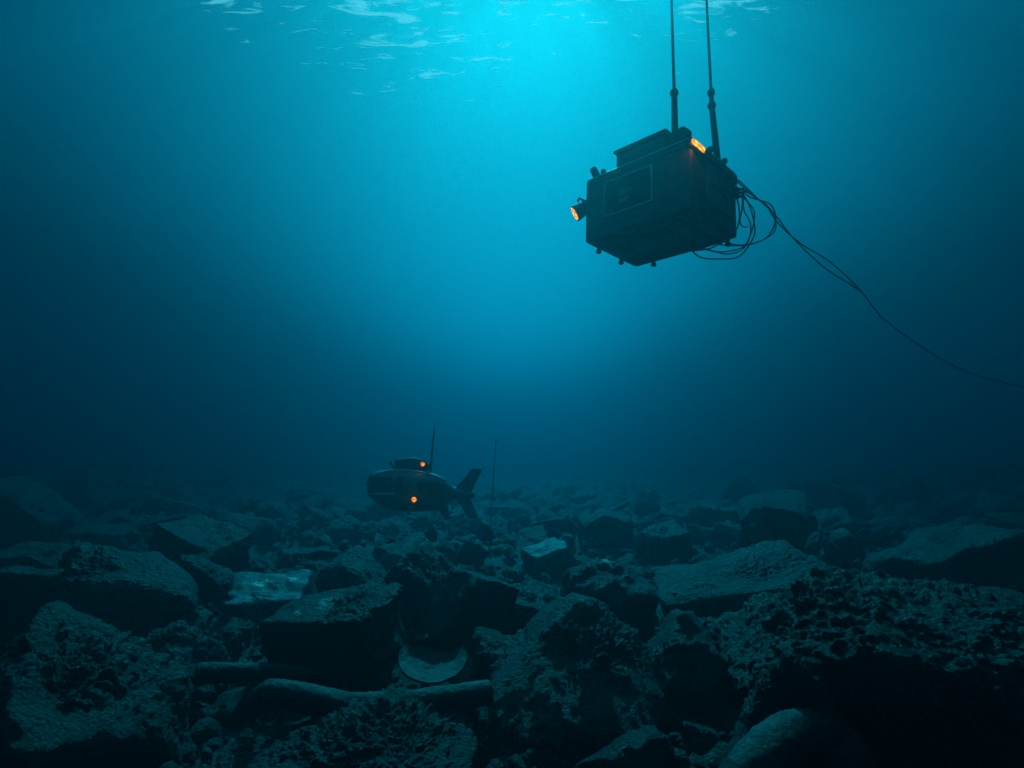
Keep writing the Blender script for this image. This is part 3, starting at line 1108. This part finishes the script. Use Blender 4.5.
def fin(name, poly, y0, y1, mat=M['sub_hull'], parent=sub):
    """a tapered blade: outline in photo pixels, leaning from y0 at its root to y1 at its tip (m)"""
    bm = bmesh.new()
    th = .018
    zs = [p[1] for p in poly]
    root = min(poly[0][1], poly[-1][1]) if poly[1][1] > poly[0][1] else max(poly[0][1], poly[-1][1])
    tip = poly[1][1]
    rings = []
    for s in (-1, 1):
        ring = []
        for (px, py) in poly:
            f = abs(py - root) / max(1e-6, abs(tip - root))
            f = max(0, min(1, f))
            x, z = S(px, py)
            ring.append(bm.verts.new((x, y0 + (y1 - y0) * f + s * th * (1 - .45 * f), z)))
        rings.append(ring)
    n = len(poly)
    bm.faces.new(rings[0]); bm.faces.new(rings[1][::-1])
    for i in range(n):
        j = (i + 1) % n
        bm.faces.new((rings[0][i], rings[1][i], rings[1][j], rings[0][j]))
    bmesh.ops.recalc_face_normals(bm, faces=bm.faces)
    bmesh.ops.bevel(bm, geom=list(bm.edges), offset=.006, segments=2, affect='EDGES')
    return bm_obj(name, bm, mat, parent)


fin('tail_fin', [(454.5, 488.5), (471, 469), (481.5, 469.3), (470.5, 492.5)], .0, -.10)
fin('tail_fin', [(454.5, 498), (468.5, 519.3), (477.5, 519), (469.5, 498.5)], .0, -.10)
fin('keel_fin', [(437.5, 509), (444.5, 519.5), (449, 519.8), (447, 505)], -.05, -.12)
# equipment housing and lid on the hull
V, Fq = loft([(394.7, 460, 470, .20), (395.3, 459.2, 470, .22), (405, 458, 470, .24), (413, 457.4, 470, .24), (420, 459.5, 470.5, .23), (427, 464, 471, .2), (431, 467.5, 472, .15)], power=6, sub_=4)
mesh_obj('roof_housing', V, Fq, M['dark'], sub)
bm = bmesh.new()
x, z = S(421.5, 464.3)
add_cyl(bm, (x, -.20, z), (x, -.275, z), .07, .075, 20)
lh = bm_obj('headlight', bm, M['dark'], sub)
bm = bmesh.new()
add_cyl(bm, (x, -.27, z), (x, -.287, z), .046, .04, 18)
bm_obj('lens', bm, M['lamp_small'], lh)
glow('amber_glow', (x - .02, -.33, z - .02), .2, sub)
bm = bmesh.new()
x, z = S(413.5, 498)
add_cyl(bm, (x, -.42, z), (x, -.475, z), .085, .08, 20)
lh = bm_obj('headlight', bm, M['dark'], sub)
bm = bmesh.new()
add_cyl(bm, (x, -.47, z), (x, -.49, z), .052, .045, 18)
bm_obj('lens', bm, M['lamp_small'], lh)
glow('amber_glow', (x, -.54, z), .28, sub)
# knobs
for (a, b, y, r_) in ((391, 463, -.12, .035), (368, 483.5, -.02, .035), (409.5, 513, -.05, .038)):
    bm = bmesh.new()
    x, z = S(a, b)
    add_ball(bm, (x, y, z), r_)
    hx, hz = S(a + (3.5 if a < 400 else 0), b + (6 if a == 391 else (0 if a < 400 else -4)))
    add_cyl(bm, (x, y, z), (hx, y, hz), .02)
    bm_obj('knob', bm, M['dark'], sub)
# whip antenna
bm = bmesh.new()
x0, z0 = S(429.5, 471); x1, z1 = S(432.3, 434); x2, z2 = S(433.5, 422)
add_cyl(bm, (x0, -.05, z0), (x1, -.05, z1), .026, .020, 12)
ant = bm_obj('antenna', bm, M['rod'], sub)
bm = bmesh.new()
add_cyl(bm, (x1, -.05, z1), (x2, -.05, z2), .011, .007, 8)
add_ball(bm, (x1, -.05, z1), .022)
bm_obj('antenna_tip', bm, M['rod'], ant)


def on_hull(px, py, side=-1, out=.004):
    """a point on the hull's flank at this profile position"""
    hs_ = spline(HULL, 6)
    xs = hs_[:, 0]
    tp, bt, w = (np.interp(px, xs, hs_[:, i]) for i in (1, 2, 3))
    x, zt = S(px, tp); _, zb = S(px, bt); _, z = S(px, py)
    c, h = (zt + zb) / 2, (zt - zb) / 2
    s = min(.995, abs((z - c) / h))
    ca = (1 - s ** 3.2) ** (1 / 3.2)
    return (x, side * (w * ca + out), z)


def strip(name, pts, rad, mat, parent=sub, n=6):
    P = spline([on_hull(*p) for p in pts], n)
    V, Fq = tube(P, rad, 8)
    return mesh_obj(name, V, Fq, mat, parent)


strip('trim_strip', [(378, 473.2), (388, 470.9), (400, 470.3), (412, 471), (424, 473), (436, 476.8), (444, 481.3)], .026, M['trim'])
strip('trim_strip', [(370.8, 492), (376, 492.5), (386, 492.8), (396, 493)], .02, M['trim'])
strip('trim_strip', [(384, 510 - 4.6), (395, 508.5), (410, 509.6), (426, 509.6), (437, 508.6)], .010, M['metal'])
strip('trim_strip', [(438, 482.6), (443, 483.5), (447.5, 485)], .012, M['trim'])


def hull_panel(name, x0, x1, y0, y1, mat, out=.008, nx=16, nz=10, side=-1):
    G = [[on_hull(x0 + (x1 - x0) * i / nx, y0 + (y1 - y0) * j / nz, side, out) for i in range(nx + 1)] for j in range(nz + 1)]
    G2 = [[on_hull(x0 + (x1 - x0) * i / nx, y0 + (y1 - y0) * j / nz, side, -.02) for i in range(nx + 1)] for j in range(nz + 1)]
    V = np.array([p for r_ in G for p in r_] + [p for r_ in G2 for p in r_])
    n1 = (nx + 1) * (nz + 1)
    Fq = []
    for j in range(nz):
        for i in range(nx):
            a = j * (nx + 1) + i
            Fq.append((a, a + 1, a + nx + 2, a + nx + 1))
            Fq.append((n1 + a, n1 + a + nx + 1, n1 + a + nx + 2, n1 + a + 1))
    ring = [i for i in range(nx + 1)] + [j * (nx + 1) + nx for j in range(1, nz + 1)] + [nz * (nx + 1) + i for i in range(nx - 1, -1, -1)] + [j * (nx + 1) for j in range(nz - 1, 0, -1)]
    for k in range(len(ring)):
        a, b = ring[k], ring[(k + 1) % len(ring)]
        Fq.append((a, n1 + a, n1 + b, b))
    return mesh_obj(name, V, np.array(Fq), mat, sub)


wnd = hull_panel('window', 373.5, 392.5, 476, 489.5, M['glass'])
for pts in ([(373, 475.6), (382, 474.8), (392.5, 475)], [(373, 490), (383, 490.3), (393, 490.3)], [(393, 475), (393.3, 482), (393, 490)], [(373, 476), (372.6, 483), (373, 490)]):
    strip('window_frame', pts, .009, M['metal'], wnd)
hull_panel('side_panel', 395.5, 403.5, 476.5, 491, M['dark'], .006, 8)
hull_panel('side_panel', 417, 423, 481, 491.5, M['dark'], .006, 6)
hull_panel('side_panel', 424, 432, 481, 492.5, M['glass'], .006, 6)
hull_panel('side_panel', 434, 440.5, 483, 494, M['dark'], .006, 6)

# ---------------------------------------------------------------- thin marker pole on the seabed behind
P0 = world_at(489.5, 520, 19.5)
P0[2] = gz(P0[0], P0[1])
P1 = world_at(495.8, 441, 19.7)
mk = empty('marker_pole', P0)
tag(mk, 'thin straight marker pole with a small round tip right of the submersible', 'pole')
bm = bmesh.new()
add_cyl(bm, (0, 0, -.3), P1 - P0, .022, .016, 10)
bm_obj('pole', bm, M['rod'], mk)
bm = bmesh.new()
add_ball(bm, P1 - P0, .05)
bm_obj('tip', bm, M['dark'], mk)
